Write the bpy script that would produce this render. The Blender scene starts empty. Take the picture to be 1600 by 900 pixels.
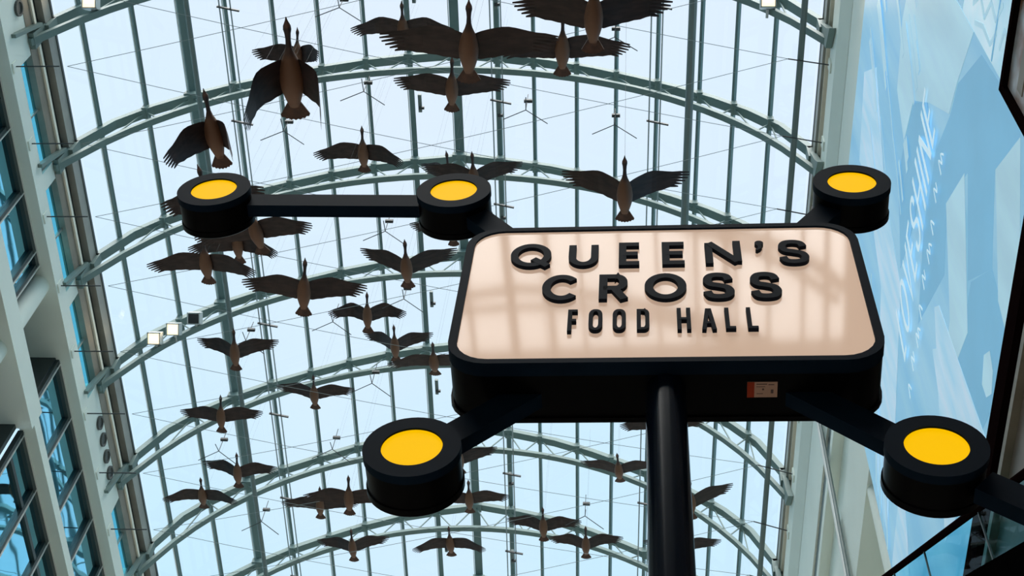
import bpy, bmesh, math, random
from mathutils import Vector, Matrix
random.seed(7)
scene = bpy.context.scene
COL = scene.collection

# ------------------------------------------------------------------ camera
# All coordinates below are metres measured from the camera eye (x across, y along the
# atrium, z up); EYE lifts everything so that the floor lies at z = 0.
EYE = 1.6
YAW, PITCH, ROLL, FPX = -0.1397, 1.0340, 0.1349, 2333.49
cyw, syw, cp, sp = math.cos(YAW), math.sin(YAW), math.cos(PITCH), math.sin(PITCH)
F = Vector((syw*cp, cyw*cp, sp)); R0 = Vector((cyw, -syw, 0)); U0 = R0.cross(F)
RR = R0*math.cos(ROLL) + U0*math.sin(ROLL); UU = -R0*math.sin(ROLL) + U0*math.cos(ROLL)
cam = bpy.data.cameras.new('camera'); cam_o = bpy.data.objects.new('camera', cam); COL.objects.link(cam_o)
mw = Matrix.Identity(4)
for i in range(3):
    mw[i][0] = RR[i]; mw[i][1] = UU[i]; mw[i][2] = -F[i]
mw[2][3] = EYE
cam_o.matrix_world = mw
cam.sensor_width = 36; cam.lens = 36*FPX/1600; cam.clip_end = 500; cam.clip_start = 0.05
scene.camera = cam_o

# ------------------------------------------------------------------ sky, exposure
w = bpy.data.worlds.new('sky'); scene.world = w; w.use_nodes = True
nt = w.node_tree; nt.nodes.clear()
def N(nt, t, **k):
    n = nt.nodes.new(t)
    for a, v in k.items(): setattr(n, a, v)
    return n
wo = N(nt, 'ShaderNodeOutputWorld'); bg = N(nt, 'ShaderNodeBackground')
tc = N(nt, 'ShaderNodeTexCoord'); sx = N(nt, 'ShaderNodeSeparateXYZ')
cr = N(nt, 'ShaderNodeValToRGB'); nz = N(nt, 'ShaderNodeTexNoise'); mx = N(nt, 'ShaderNodeMix', data_type='RGBA')
nz.inputs['Scale'].default_value = 2.2; nz.inputs['Detail'].default_value = 3
cr.color_ramp.elements[0].position = 0.70; cr.color_ramp.elements[0].color = (0.56, 0.87, 1.05, 1)
cr.color_ramp.elements[1].position = 0.95; cr.color_ramp.elements[1].color = (0.80, 0.92, 1.06, 1)
nt.links.new(tc.outputs['Generated'], sx.inputs[0]); nt.links.new(sx.outputs['Z'], cr.inputs[0])
nt.links.new(tc.outputs['Generated'], nz.inputs['Vector'])
mr = N(nt, 'ShaderNodeMapRange'); mr.inputs[1].default_value = 0.45; mr.inputs[2].default_value = 0.7; mr.inputs[3].default_value = 0.0; mr.inputs[4].default_value = 0.5
nt.links.new(nz.outputs['Fac'], mr.inputs[0]); nt.links.new(mr.outputs[0], mx.inputs[0])
nt.links.new(cr.outputs[0], mx.inputs[6]); mx.inputs[7].default_value = (0.86, 0.93, 1.05, 1)
nt.links.new(mx.outputs[2], bg.inputs['Color']); bg.inputs['Strength'].default_value = 1.0
nt.links.new(bg.outputs[0], wo.inputs[0])
scene.view_settings.view_transform = 'Standard'; scene.view_settings.look = 'None'
scene.view_settings.gamma = 1; scene.view_settings.use_curve_mapping = False
scene.view_settings.exposure = 0.0

# hazy sun behind thin cloud, high and behind the camera
sun = bpy.data.lights.new('hazy_sun', 'SUN'); sun.energy = 7.0; sun.angle = math.radians(60); sun.color = (1.0, 0.97, 0.92)
sun_o = bpy.data.objects.new('hazy_sun', sun); COL.objects.link(sun_o)
sun_o.rotation_euler = Vector((0.0, 0.50, -0.86)).to_track_quat('-Z', 'Y').to_euler()

# ------------------------------------------------------------------ materials
MAT = {}
def mat(name, col, rough=0.5, metal=0.0, spec=0.5, emit=None, es=0.0, noise=0.0, nscale=3.0, bump=0.0, bscale=20, stretch=(1,1,1), col2=None, glow=0.0):
    m = bpy.data.materials.new(name); m.use_nodes = True; t = m.node_tree
    b = t.nodes['Principled BSDF']
    b.inputs['Base Color'].default_value = (*col, 1); b.inputs['Roughness'].default_value = rough
    b.inputs['Metallic'].default_value = metal; b.inputs['Specular IOR Level'].default_value = spec
    if emit: b.inputs['Emission Color'].default_value = (*emit, 1); b.inputs['Emission Strength'].default_value = es
    if noise > 0 or bump > 0:
        c = N(t, 'ShaderNodeTexCoord'); mp = N(t, 'ShaderNodeMapping'); mp.inputs['Scale'].default_value = stretch
        t.links.new(c.outputs['Object'], mp.inputs[0])
    if noise > 0:
        n = N(t, 'ShaderNodeTexNoise'); n.inputs['Scale'].default_value = nscale; n.inputs['Detail'].default_value = 5
        r = N(t, 'ShaderNodeValToRGB'); t.links.new(mp.outputs[0], n.inputs['Vector']); t.links.new(n.outputs['Fac'], r.inputs[0])
        c2 = col2 or tuple(max(0, v*(1-noise)) for v in col)
        r.color_ramp.elements[0].position = 0.35; r.color_ramp.elements[1].position = 0.65
        r.color_ramp.elements[0].color = (*c2, 1); r.color_ramp.elements[1].color = (*col, 1)
        t.links.new(r.outputs[0], b.inputs['Base Color'])
    if bump > 0:
        n = N(t, 'ShaderNodeTexNoise'); n.inputs['Scale'].default_value = bscale; n.inputs['Detail'].default_value = 2
        bp = N(t, 'ShaderNodeBump'); bp.inputs['Strength'].default_value = bump; bp.inputs['Distance'].default_value = 0.1
        t.links.new(mp.outputs[0], n.inputs['Vector']); t.links.new(n.outputs['Fac'], bp.inputs['Height'])
        t.links.new(bp.outputs[0], b.inputs['Normal'])
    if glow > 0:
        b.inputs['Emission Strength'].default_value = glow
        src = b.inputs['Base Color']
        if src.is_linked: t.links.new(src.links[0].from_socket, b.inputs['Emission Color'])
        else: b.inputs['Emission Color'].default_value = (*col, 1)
    MAT[name] = m; return m
def glass(name, tint, refl=0.03, rough=0.0, graze=0.5):
    m = bpy.data.materials.new(name); m.use_nodes = True; t = m.node_tree; t.nodes.clear()
    o = N(t, 'ShaderNodeOutputMaterial'); tr = N(t, 'ShaderNodeBsdfTransparent'); gl = N(t, 'ShaderNodeBsdfGlossy'); mxs = N(t, 'ShaderNodeMixShader')
    lw = N(t, 'ShaderNodeLayerWeight'); lw.inputs['Blend'].default_value = 0.5
    pw = N(t, 'ShaderNodeMath', operation='POWER'); pw.inputs[1].default_value = 5.0
    fr = N(t, 'ShaderNodeMath', operation='MULTIPLY_ADD'); fr.inputs[1].default_value = graze; fr.inputs[2].default_value = refl
    t.links.new(lw.outputs['Facing'], pw.inputs[0]); t.links.new(pw.outputs[0], fr.inputs[0])
    tr.inputs[0].default_value = (*tint, 1); gl.inputs['Roughness'].default_value = rough; gl.inputs[0].default_value = (0.9, 0.95, 1, 1)
    t.links.new(fr.outputs[0], mxs.inputs[0])
    t.links.new(tr.outputs[0], mxs.inputs[1]); t.links.new(gl.outputs[0], mxs.inputs[2]); t.links.new(mxs.outputs[0], o.inputs[0])
    MAT[name] = m; return m

mat('roof_steel', (0.165, 0.245, 0.235), 0.5, spec=0.3, noise=0.12, nscale=1.5)
mat('purlin_steel', (0.145, 0.225, 0.225), 0.5, spec=0.3, noise=0.12, nscale=1.5)
mat('pipe_steel', (0.14, 0.19, 0.19), 0.5)
mat('cable_steel', (0.30, 0.35, 0.36), 0.5)
mat('white_paint', (0.81, 0.90, 0.84), 0.6, noise=0.06, nscale=0.6)
mat('cream_trim', (0.86, 0.85, 0.74), 0.6)
mat('gutter_metal', (0.30, 0.31, 0.28), 0.4, noise=0.2, nscale=2)
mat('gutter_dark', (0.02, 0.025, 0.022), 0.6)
mat('brown_metal', (0.25, 0.22, 0.17), 0.5, noise=0.25, nscale=2)
mat('frame_dark', (0.03, 0.045, 0.045), 0.4)
mat('frame_light', (0.75, 0.78, 0.76), 0.4)
mat('mirror_glass', (0.18, 0.60, 0.80), 0.03, metal=1.0, bump=0.22, bscale=0.35)
mat('vent_dark', (0.08, 0.09, 0.085), 0.6)
mat('floor_stone', (0.62, 0.56, 0.48), 0.35, noise=0.1, nscale=2)
mat('wall_lower', (0.62, 0.60, 0.55), 0.6, noise=0.06)
mat('taupe_wall', (0.23, 0.19, 0.165), 0.55, noise=0.1)
mat('black_metal', (0.003, 0.010, 0.021), 0.6, spec=0.03, noise=0.2, nscale=4)
mat('black_side', (0.0015, 0.0015, 0.002), 0.3, spec=0.03)
mat('post_black', (0.003, 0.006, 0.013), 0.2, spec=0.06)
mat('black_frame', (0.006, 0.003, 0.003), 0.6, spec=0.0)
mat('matte_black', (0.0015, 0.0015, 0.0015), 0.9, spec=0.0)
mat('lamp_yellow', (0.25, 0.13, 0.0), 0.5, spec=0.02, emit=(1.0, 0.55, 0.0), es=0.92)
mat('sign_cream', (0.62, 0.44, 0.33), 0.05, spec=0.14, emit=(1.0, 0.70, 0.52), es=0.40)
mat('letter_navy', (0.008, 0.012, 0.020), 0.6, spec=0.03)
mat('sticker_white', (0.36, 0.22, 0.16), 0.7, spec=0.1)
mat('sticker_red', (0.26, 0.03, 0.01), 0.7, spec=0.1)
mat('ink', (0.05, 0.02, 0.02), 0.6)
mat('wire', (0.03, 0.04, 0.045), 0.5)
mat('flood_case', (0.55, 0.60, 0.60), 0.4)
mat('flood_lit', (1, 0.85, 0.6), 0.4, emit=(1.0, 0.66, 0.32), es=2.2)
mat('flood_core', (1, 0.95, 0.85), 0.4, emit=(1.0, 0.88, 0.66), es=5.0)
mat('flood_off', (0.01, 0.015, 0.02), 0.2)
mat('mural_ground', (0.30, 0.56, 0.74), 0.35, noise=0.3, nscale=0.9, stretch=(1, 1.6, 0.16), col2=(0.18, 0.46, 0.68), glow=0.42)  # glow: emission added to the mural prints to brighten them evenly
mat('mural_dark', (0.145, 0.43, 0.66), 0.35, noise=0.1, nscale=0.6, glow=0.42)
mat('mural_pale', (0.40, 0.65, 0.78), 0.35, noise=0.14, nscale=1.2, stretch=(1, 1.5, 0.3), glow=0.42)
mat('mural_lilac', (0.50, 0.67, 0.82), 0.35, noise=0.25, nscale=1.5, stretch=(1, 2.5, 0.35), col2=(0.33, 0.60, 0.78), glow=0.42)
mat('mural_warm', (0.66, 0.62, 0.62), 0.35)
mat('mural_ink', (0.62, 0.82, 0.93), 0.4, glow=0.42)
mat('swirl_panel', (0.58, 0.78, 0.88), 0.3, noise=0.3, nscale=1.1, col2=(0.36, 0.64, 0.80), glow=0.42)  # same added emission as the mural prints
mat('picture_print', (0.55, 0.62, 0.68), 0.35, noise=0.8, nscale=2.5, col2=(0.22, 0.10, 0.05))
glass('roof_glass', (0.97, 0.985, 0.99))
glass('rail_glass', (0.40, 0.80, 0.90), 0.01, graze=0.1)
glass('clerestory_glass', (0.38, 0.76, 0.86), 0.05)
# goose plumage: dark head and neck, brown breast, paler rump along the body axis
def goose_mat():
    m = bpy.data.materials.new('goose_body'); m.use_nodes = True; t = m.node_tree; b = t.nodes['Principled BSDF']
    c = N(t, 'ShaderNodeTexCoord'); s = N(t, 'ShaderNodeSeparateXYZ'); t.links.new(c.outputs['Object'], s.inputs[0])
    n = N(t, 'ShaderNodeTexNoise'); n.inputs['Scale'].default_value = 9; t.links.new(c.outputs['Object'], n.inputs['Vector'])
    a = N(t, 'ShaderNodeMath', operation='MULTIPLY_ADD'); a.inputs[1].default_value = 0.12; t.links.new(n.outputs['Fac'], a.inputs[0]); t.links.new(s.outputs['Y'], a.inputs[2])
    r = N(t, 'ShaderNodeMapRange'); r.inputs[1].default_value = -0.45; r.inputs[2].default_value = 0.55; t.links.new(a.outputs[0], r.inputs[0])
    k = N(t, 'ShaderNodeValToRGB'); e = k.color_ramp.elements
    e[0].position = 0.0; e[0].color = (0.186, 0.088, 0.050, 1); e[1].position = 1.0; e[1].color = (0.019, 0.013, 0.015, 1)
    for p, col in ((0.25, (0.211, 0.104, 0.060)), (0.45, (0.167, 0.078, 0.043)), (0.66, (0.149, 0.068, 0.035)), (0.76, (0.031, 0.018, 0.020)), (0.90, (0.031, 0.018, 0.018)), (0.94, (0.124, 0.057, 0.040))):
        x = e.new(p); x.color = (*col, 1)
    t.links.new(r.outputs[0], k.inputs[0]); t.links.new(k.outputs[0], b.inputs['Base Color']); b.inputs['Roughness'].default_value = 0.6
    MAT['goose_body'] = m
goose_mat()
mat('goose_wing', (0.042, 0.022, 0.021), 0.6, noise=0.65, nscale=6, stretch=(1, 3, 1))
mat('goose_tail', (0.10, 0.042, 0.026), 0.6, noise=0.6, nscale=10)

# ------------------------------------------------------------------ mesh helpers
class MB:
    def __init__(s): s.v = []; s.f = []
    def add(s, vs, fs):
        k = len(s.v); s.v += [tuple(v) for v in vs]; s.f += [tuple(i+k for i in f) for f in fs]; return s
    def box(s, x0, x1, y0, y1, z0, z1):
        return s.add([(x0,y0,z0),(x1,y0,z0),(x1,y1,z0),(x0,y1,z0),(x0,y0,z1),(x1,y0,z1),(x1,y1,z1),(x0,y1,z1)],
                     [(0,3,2,1),(4,5,6,7),(0,1,5,4),(1,2,6,5),(2,3,7,6),(3,0,4,7)])
    def bar(s, p, q, wd, ht, up=(0,0,1)):
        p = Vector(p); q = Vector(q); d = (q-p).normalized(); up = Vector(up)
        if abs(d.dot(up)) > 0.98: up = Vector((0,1,0))
        a = d.cross(up).normalized()*wd/2; b = a.cross(d).normalized()*ht/2
        return s.add([p-a-b,p+a-b,p+a+b,p-a+b,q-a-b,q+a-b,q+a+b,q-a+b],[(0,1,2,3),(7,6,5,4),(0,4,5,1),(1,5,6,2),(2,6,7,3),(3,7,4,0)])
    def sweep(s, path, wd, ht, wdir):
        # rectangular section swept along a path lying in a plane whose normal is wdir
        path = [Vector(p) for p in path]; wv = Vector(wdir).normalized(); rings = []
        for i, p in enumerate(path):
            d = (path[min(i+1,len(path)-1)]-path[max(i-1,0)]).normalized(); nrm = wv.cross(d).normalized()
            rings.append([p-wv*wd/2-nrm*ht/2, p+wv*wd/2-nrm*ht/2, p+wv*wd/2+nrm*ht/2, p-wv*wd/2+nrm*ht/2])
        k = []; fs = []
        for r in rings: k += r
        n = len(rings)
        for i in range(n-1):
            for j in range(4): fs.append((i*4+j, i*4+(j+1)%4, (i+1)*4+(j+1)%4, (i+1)*4+j))
        fs += [(3,2,1,0), tuple((n-1)*4+j for j in range(4))]
        return s.add(k, fs)
    def tube(s, path, r, n=8, cap=True):
        path = [Vector(p) for p in path]; vs = []; fs = []
        for i, p in enumerate(path):
            d = (path[min(i+1,len(path)-1)]-path[max(i-1,0)]).normalized()
            a = d.cross(Vector((0,0,1)) if abs(d.z) < .95 else Vector((1,0,0))).normalized(); b = d.cross(a).normalized()
            for j in range(n):
                t = 2*math.pi*j/n; vs.append(p+a*math.cos(t)*r+b*math.sin(t)*r)
        for i in range(len(path)-1):
            for j in range(n): fs.append((i*n+j, i*n+(j+1)%n, (i+1)*n+(j+1)%n, (i+1)*n+j))
        if cap: fs += [tuple(range(n))[::-1], tuple((len(path)-1)*n+j for j in range(n))]
        return s.add(vs, fs)
    def prism(s, poly, a, b, fn):
        # poly: 2-D outline; fn(u, v, w) -> point; extruded from w=a to w=b
        n = len(poly); vs = [fn(u,v,a) for u,v in poly]+[fn(u,v,b) for u,v in poly]
        return s.add(vs, [tuple(range(n))[::-1], tuple(range(n,2*n))]+[(i,(i+1)%n,n+(i+1)%n,n+i) for i in range(n)])
    def lathe(s, prof, n, fn):
        # prof: (radius, h) pairs; fn(x, y, h) -> point; closed when the radius is 0
        vs = []; fs = []
        for r, h in prof:
            for j in range(n): t = 2*math.pi*j/n; vs.append(fn(r*math.cos(t), r*math.sin(t), h))
        for i in range(len(prof)-1):
            for j in range(n): fs.append((i*n+j, i*n+(j+1)%n, (i+1)*n+(j+1)%n, (i+1)*n+j))
        fs += [tuple(range(n))[::-1], tuple((len(prof)-1)*n+j for j in range(n))]
        return s.add(vs, fs)
    def mesh(s, name, m, smooth=False, fix=True):
        me = bpy.data.meshes.new(name); me.from_pydata(s.v, [], s.f)
        if fix:
            b = bmesh.new(); b.from_mesh(me); bmesh.ops.recalc_face_normals(b, faces=b.faces[:]); b.to_mesh(me); b.free()
        me.materials.append(MAT[m])
        if smooth: me.shade_smooth()
        return me
    def build(s, name, m, parent=None, smooth=False):
        return link(name, s.mesh(name, m, smooth), parent)
def link(name, me, parent=None):
    o = bpy.data.objects.new(name, me); COL.objects.link(o)
    if parent: o.parent = parent
    return o
def smooth_by_angle(o, deg=40):
    o.data.shade_smooth()
    o.data.set_sharp_from_angle(angle=math.radians(deg))
def tag(o, label, cat=None, group=None, kind=None):
    o['label'] = label
    if cat: o['category'] = cat
    if group: o['group'] = group
    if kind: o['kind'] = kind
    return o
def empty(name, label, cat=None, group=None, kind=None, loc=(0,0,0)):
    o = bpy.data.objects.new(name, None); COL.objects.link(o); o.location = loc; o.empty_display_size = 0.1
    return tag(o, label, cat, group, kind)

# ================================================================== THE SETTING
YN, YF = -16.0, 40.0                      # ends of the atrium
XC = -3.72                                # centre line of the vault
XL, XR = -11.2, 3.8
FLOOR = -EYE
RIB0, RIBD = 10.18, 2.6635
TAB = [(0,32.45),(1.1,32.2),(2.1,31.9),(3.1,31.45),(4.0,30.95),(4.9,30.4),(5.7,29.8),(6.4,29.15),(7.0,28.4),(7.5,27.3)]
def up_z(s):
    s = abs(s)
    for (a, za), (b, zb) in zip(TAB, TAB[1:]):
        if s <= b: return za+(zb-za)*(s-a)/(b-a)
    return TAB[-1][1]
def low_z(s): return 31.5-8.02+math.sqrt(max(0, 8.02**2-s*s))

fl = MB().box(-14, 6, YN, YF, FLOOR-0.3, FLOOR).build('floor', 'floor_stone'); tag(fl, 'pale stone floor of the atrium', 'floor', kind='structure')
for nm, ya, yb, wd in (('wall_near', YN-0.3, YN, 'behind the camera'), ('wall_far', YF, YF+0.3, 'at the far end')):
    tag(MB().box(-14, 6, ya, yb, FLOOR, 33).build(nm, 'wall_lower'), 'plain wall closing the atrium '+wd, 'wall', kind='structure')

# ---------------------------------------------------------------- glazed vault: purlins and panes
ceil = empty('ceiling', 'glazed barrel vault of pale panes between teal steel glazing bars', 'ceiling', kind='structure')
PUR = [-7.2,-6.5,-5.7,-4.9,-4.0,-3.1,-2.15,-1.2,-0.15,0.85,1.7,2.7,3.6,4.5,5.4,6.1,6.8]
WID = {-5.7:0.17, -0.15:0.21, 0.85:0.11, -1.2:0.12}
for s in PUR:
    wv = WID.get(s, 0.064); z = up_z(s)+0.16; sl = (up_z(s+.1)-up_z(s-.1))/.2
    t = Vector((1,0,sl)).normalized(); n = Vector((-sl,0,1)).normalized(); c = Vector((XC+s,0,z))
    vs = []
    for y in (YN, YF):
        for a, b in ((-1,-1),(1,-1),(1,1),(-1,1)): vs.append(c+t*a*wv/2+n*b*0.04+Vector((0,y,0)))
    MB().add(vs, [(0,1,2,3),(7,6,5,4),(0,4,5,1),(1,5,6,2),(2,6,7,3),(3,7,4,0)]).build('purlin', 'purlin_steel', ceil)
    # slim pale glazing bead beside each bar
    vs = []
    for y in (YN, YF):
        for a, b in ((-1,-1),(1,-1),(1,1),(-1,1)): vs.append(c-t*(wv/2+0.022)+t*a*0.010+n*(b*0.015+0.03)+Vector((0,y,0)))
    MB().add(vs, [(0,1,2,3),(7,6,5,4),(0,4,5,1),(1,5,6,2),(2,6,7,3),(3,7,4,0)]).build('glazing_bead', 'frame_light', ceil)
edges = [-7.48]+PUR+[7.48]
for a, b in zip(edges, edges[1:]):
    za, zb = up_z(a)+0.22, up_z(b)+0.22
    def pane(y0, y1):
        t = 0.012
        return MB().add([(XC+a,y0,za),(XC+b,y0,zb),(XC+b,y1,zb),(XC+a,y1,za)], [(0,1,2,3)])
    me = pane(0.02, RIBD-0.02).mesh('glass_pane', 'roof_glass', fix=False)
    for k in range(-1, 8):
        o = link('glass_pane', me, ceil); o.location.y = RIB0+(k-1)*RIBD+RIBD
    pane(YN, RIB0-RIBD-0.02).build('glass_pane', 'roof_glass', ceil); pane(RIB0+8*RIBD+0.02, YF).build('glass_pane', 'roof_glass', ceil)

# ---------------------------------------------------------------- arched roof trusses
ORD = {-1:'arched teal steel roof truss overhead, just out of the top of the photo', 0:'arched steel roof truss cut by the top edge, carrying lit floodlights at both ends',
       1:'arched steel roof truss passing behind the large upper geese, second from the top', 2:'arched steel roof truss passing behind the upper left lamps, third from the top',
       3:'arched steel roof truss carrying three floodlight boxes at its left end', 4:'arched steel roof truss meeting the left side of the cream sign near its lower corner',
       5:'arched steel roof truss reaching the lower left lamp, second from the bottom', 6:'lowest complete arched steel roof truss with its peak right of the lower left lamp',
       7:'arched steel roof truss at the very bottom edge of the photo'}
SS = [-7.5]+PUR+[7.5]
def truss(k):
    y = RIB0+k*RIBD
    r = empty('roof_truss', ORD.get(k, 'arched steel roof truss outside the photo'), 'roof truss', 'arched roof trusses', loc=(XC, y, 27.0))
    m = MB().sweep([(s,0,up_z(s)-27) for s in [x[0]*-1 for x in TAB[::-1]]+[x[0] for x in TAB[1:]]], 0.20, 0.13, (0,1,0))
    m.build('upper_chord', 'roof_steel', r)
    xs = [-7.32+14.64*i/40 for i in range(41)]
    MB().sweep([(-7.56,0,low_z(7.32)-27.5)]+[(x,0,low_z(x)-27) for x in xs]+[(7.56,0,low_z(7.32)-27.5)], 0.14, 0.09, (0,1,0)).build('lower_chord', 'roof_steel', r)
    nodes = [x for x in PUR if abs(x) < 7]
    lows = [-6.9]+[(p+q)/2 for p, q in zip(nodes, nodes[1:])]+[6.9]
    seq = []
    for i, s in enumerate(nodes):
        seq += [(lows[i], low_z(lows[i])), (s, up_z(s))]
    seq.append((lows[-1], low_z(lows[-1])))
    for (a, za), (b, zb) in zip(seq, seq[1:]):
        MB().bar((a,0,za-27), (b,0,zb-27), 0.026, 0.026).build('web_brace', 'roof_steel', r)
    for s in nodes:
        wv = WID.get(s, 0.075)
        MB().box(s-wv*.8, s+wv*.8, -0.13, 0.13, up_z(s)-27-0.07, up_z(s)-27+0.10).build('gusset', 'roof_steel', r)
    for sg in (-1, 1):
        MB().box(*sorted((sg*7.40, sg*7.62)), -0.10, 0.10, -0.1, 0.36).build('foot_bracket', 'roof_steel', r)
    return r
for k in range(-1, 8): truss(k)
far = MB()                                  # trusses the photograph does not show, further along both ways
for k in list(range(-9, -1))+list(range(8, 11)):
    y = RIB0+k*RIBD
    far.sweep([(XC+s,y,up_z(s)) for s in [x[0]*-1 for x in TAB[::-1]]+[x[0] for x in TAB[1:]]], 0.19, 0.20, (0,1,0))
    far.sweep([(XC-7.3+14.6*i/20,y,low_z(-7.3+14.6*i/20)) for i in range(21)], 0.17, 0.13, (0,1,0))
o = far.build('far_truss_run', 'roof_steel', ceil); o['kind'] = 'stuff'

# hung pipes and cable tracks running along the vault
def along(name, x, z, r, m, label, cat):
    tag(MB().tube([(x,YN,z),(x,YF,z)], r, 10).build(name, m), label, cat)
along('service_pipe', 1.42, 29.15, 0.085, 'pipe_steel', 'grey service pipe running under the trusses, left of the right-hand one', 'pipe')
along('service_pipe', 3.33, 26.55, 0.06, 'pipe_steel', 'rightmost dark grey service pipe close to the right wall beam', 'pipe')
along('service_pipe', -9.02, 29.1, 0.06, 'pipe_steel', 'grey service pipe beside the thick left glazing bar', 'pipe')
for x, z, lab in ((-8.52, 30.15, 'pair of thin rods with short crossbars under the left side of the vault'), (-2.82, 31.4, 'pair of thin rods with short crossbars beside the ridge of the vault'), (0.72, 30.3, 'pair of thin rods with short crossbars under the right side of the vault')):
    t = empty('rod_track', lab, 'rod track', loc=(x, 0, z))
    for dx in (-0.11, 0.13): MB().tube([(dx,YN,0),(dx,YF,0)], 0.016, 6).build('rod', 'cable_steel', t)
    for i in range(9): MB().bar((-0.16, 8.2+i*2.66, -0.02), (0.32, 8.3+i*2.66, -0.02), 0.035, 0.05).build('crossbar', 'wire', t)
for i in range(7):
    y = 11.2+i*2.66
    for dx, zz in ((-4.78, 32.0), (-2.9, 31.6)):
        q = MB().box(-0.04, 0.04, -0.22, 0.22, -0.04, 0.04).build('cable_bracket', 'pipe_steel', ceil); q.location = (dx+0.1, y, zz-0.05)
        q = MB().box(-0.03, 0.10, -0.03, 0.03, -0.03, 0.03).build('cable_clip', 'wire', ceil); q.location = (dx+0.1, y+0.1, zz-0.1)

# crossed tie cables between wall anchors
AY = [10.33+1.58*i for i in range(-3, 12)]
for i, y in enumerate(AY):
    for d in (-2, 2):
        if 0 <= i+d < len(AY):
            p = Vector((-10.3, y, 25.42)); q = Vector((3.1, AY[i+d]+0.25, 26.55)); pts = []
            for j in range(9):
                t = j/8; c = p.lerp(q, t); c.z -= 0.25*4*t*(1-t); pts.append(c)
            MB().tube(pts, 0.0055, 5).build('tie_cable', 'cable_steel', ceil)

# ---------------------------------------------------------------- left wall
wl = empty('wall_left', 'tall left atrium wall of white fascia beams and blue mirrored windows', 'wall', kind='structure')
def LB(name, m, x0, x1, z0, z1, y0=YN, y1=YF): return MB().box(x0, x1, y0, y1, z0, z1).build(name, m, wl)
LB('gutter', 'gutter_metal', -11.50, -11.2, 26.96, 27.32)
LB('gutter_lip', 'frame_dark', -11.25, -11.185, 27.32, 27.40)
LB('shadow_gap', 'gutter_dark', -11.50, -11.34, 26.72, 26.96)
LB('trim_strip', 'cream_trim', -11.50, -11.27, 26.62, 26.72)
LB('brown_rail', 'brown_metal', -11.50, -11.31, 26.28, 26.62)
LB('fascia_beam', 'white_paint', -11.72, -11.30, 25.22, 25.66)
# clerestory band: white panels and window lights bay by bay
wn = 0
WIN = {-1:None, 0:(10.45,12.72), 1:(13.08,15.4), 2:(15.76,18.06), 3:None, 4:(21.2,23.3), 5:(23.9,26.0), 6:None}
y = YN
LB('white_panel', 'white_paint', -11.72, -11.32, 25.66, 26.28, YN, 7.6)
def clerestory(k, y0, y1):
    global wn
    wn += 1
    w_ = empty('window_%d' % wn, 'narrow blue clerestory window %s' % {0:'in the upper left corner under the gutter', 1:'second from the top on the left wall', 2:'on the left wall below the three floodlights', 4:'near the bottom edge beside the left gutter', 5:'just below the photo on the left wall'}[k], 'window', kind='structure', loc=(-11.44, (y0+y1)/2, 25.66))
    h = (y1-y0)/2
    MB().box(-0.02, 0.0, -h, h, 0, 0.62).build('pane', 'clerestory_glass', w_)
    for a, b in ((-h, -h+.05), (h-.05, h), (-.02, .02)): MB().box(0, 0.05, a, b, 0, 0.62).build('mullion', 'gutter_metal', w_)
    MB().box(0, 0.06, -h, h, 0.0, 0.05).build('sill', 'gutter_metal', w_); MB().box(0, 0.04, -h, h, 0.20, 0.23).build('transom', 'gutter_metal', w_)
prev = 7.6
for k in range(-1, 7):
    a = RIB0+k*RIBD; b = a+RIBD
    if WIN[k]:
        y0, y1 = WIN[k]
        if y0 > prev: LB('white_panel', 'white_paint', -11.72, -11.32, 25.66, 26.28, prev, y0)
        clerestory(k, y0, y1); prev = y1
LB('white_panel', 'white_paint', -11.72, -11.32, 25.66, 26.28, prev, YF)
for k in range(-1, 7):
    y = RIB0+k*RIBD
    MB().bar((-11.27, y-0.40, 25.52), (-11.25, y-0.16, 26.80), 0.07, 0.12, (1,0,0)).build('strut', 'roof_steel', wl)
    MB().prism([(-0.16,26.3),(0.16,26.3),(0.12,27.0),(-0.12,27.0)], -11.34, -11.20, lambda u,v,w_: (w_, y+u, v)).build('strut_plate', 'roof_steel', wl)
for y, z in ((9.44, 26.12), (18.92, 26.05), (19.37, 26.05), (19.83, 26.05), (20.29, 26.05)):
    MB().lathe([(0.17,0),(0.17,0.05),(0.13,0.05),(0.12,0.02)], 18, lambda a,b,h: (-11.32+h, y+a*0.9, z-0.03+b)).build('round_vent', 'vent_dark', wl)
for y in AY:
    MB().box(-11.30, -11.27, y-0.10, y+0.10, 25.28, 25.50).build('anchor_plate', 'white_paint', wl)
    MB().tube([(-11.28, y, 25.40), (-10.45, y, 25.42)], 0.013, 8).build('anchor_rod', 'wire', wl)
# window storeys
def window(n, label, x, y0, y1, z0, z1, mull, trans=()):
    g = empty('window_%d' % n, label, 'window', kind='structure', loc=(x, y0, z0))
    ys = [y0]+[m_ for m_ in mull if y0+.1 < m_ < y1-.1]+[y1]; zs = [z0]+list(trans)+[z1]
    for a, b in zip(ys, ys[1:]):
        for c, d in zip(zs, zs[1:]):
            tx = random.uniform(-0.012, 0.012); ty = random.uniform(-0.01, 0.01)
            MB().add([(tx,a-y0,c-z0),(0,b-y0,c-z0),(ty,b-y0,d-z0),(0,a-y0,d-z0)], [(0,1,2,3)]).build('pane', 'mirror_glass', g)
    for m_ in ys:
        MB().box(-0.03, 0.07, m_-y0-0.05, m_-y0+0.05, 0, z1-z0).build('mullion', 'frame_dark', g)
        MB().box(0.07, 0.095, m_-y0+0.03, m_-y0+0.05, 0, z1-z0).build('mullion_cap', 'frame_light', g)
    for c in trans: MB().box(-0.03, 0.06, 0, y1-y0, c-z0-0.05, c-z0+0.05).build('transom', 'frame_dark', g)
    MB().box(-0.03, 0.08, 0, y1-y0, z1-z0-0.16, z1-z0).build('head_frame', 'frame_dark', g)
    MB().box(0.08, 0.10, 0, y1-y0, z1-z0-0.03, z1-z0).build('head_trim', 'frame_light', g)
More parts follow.
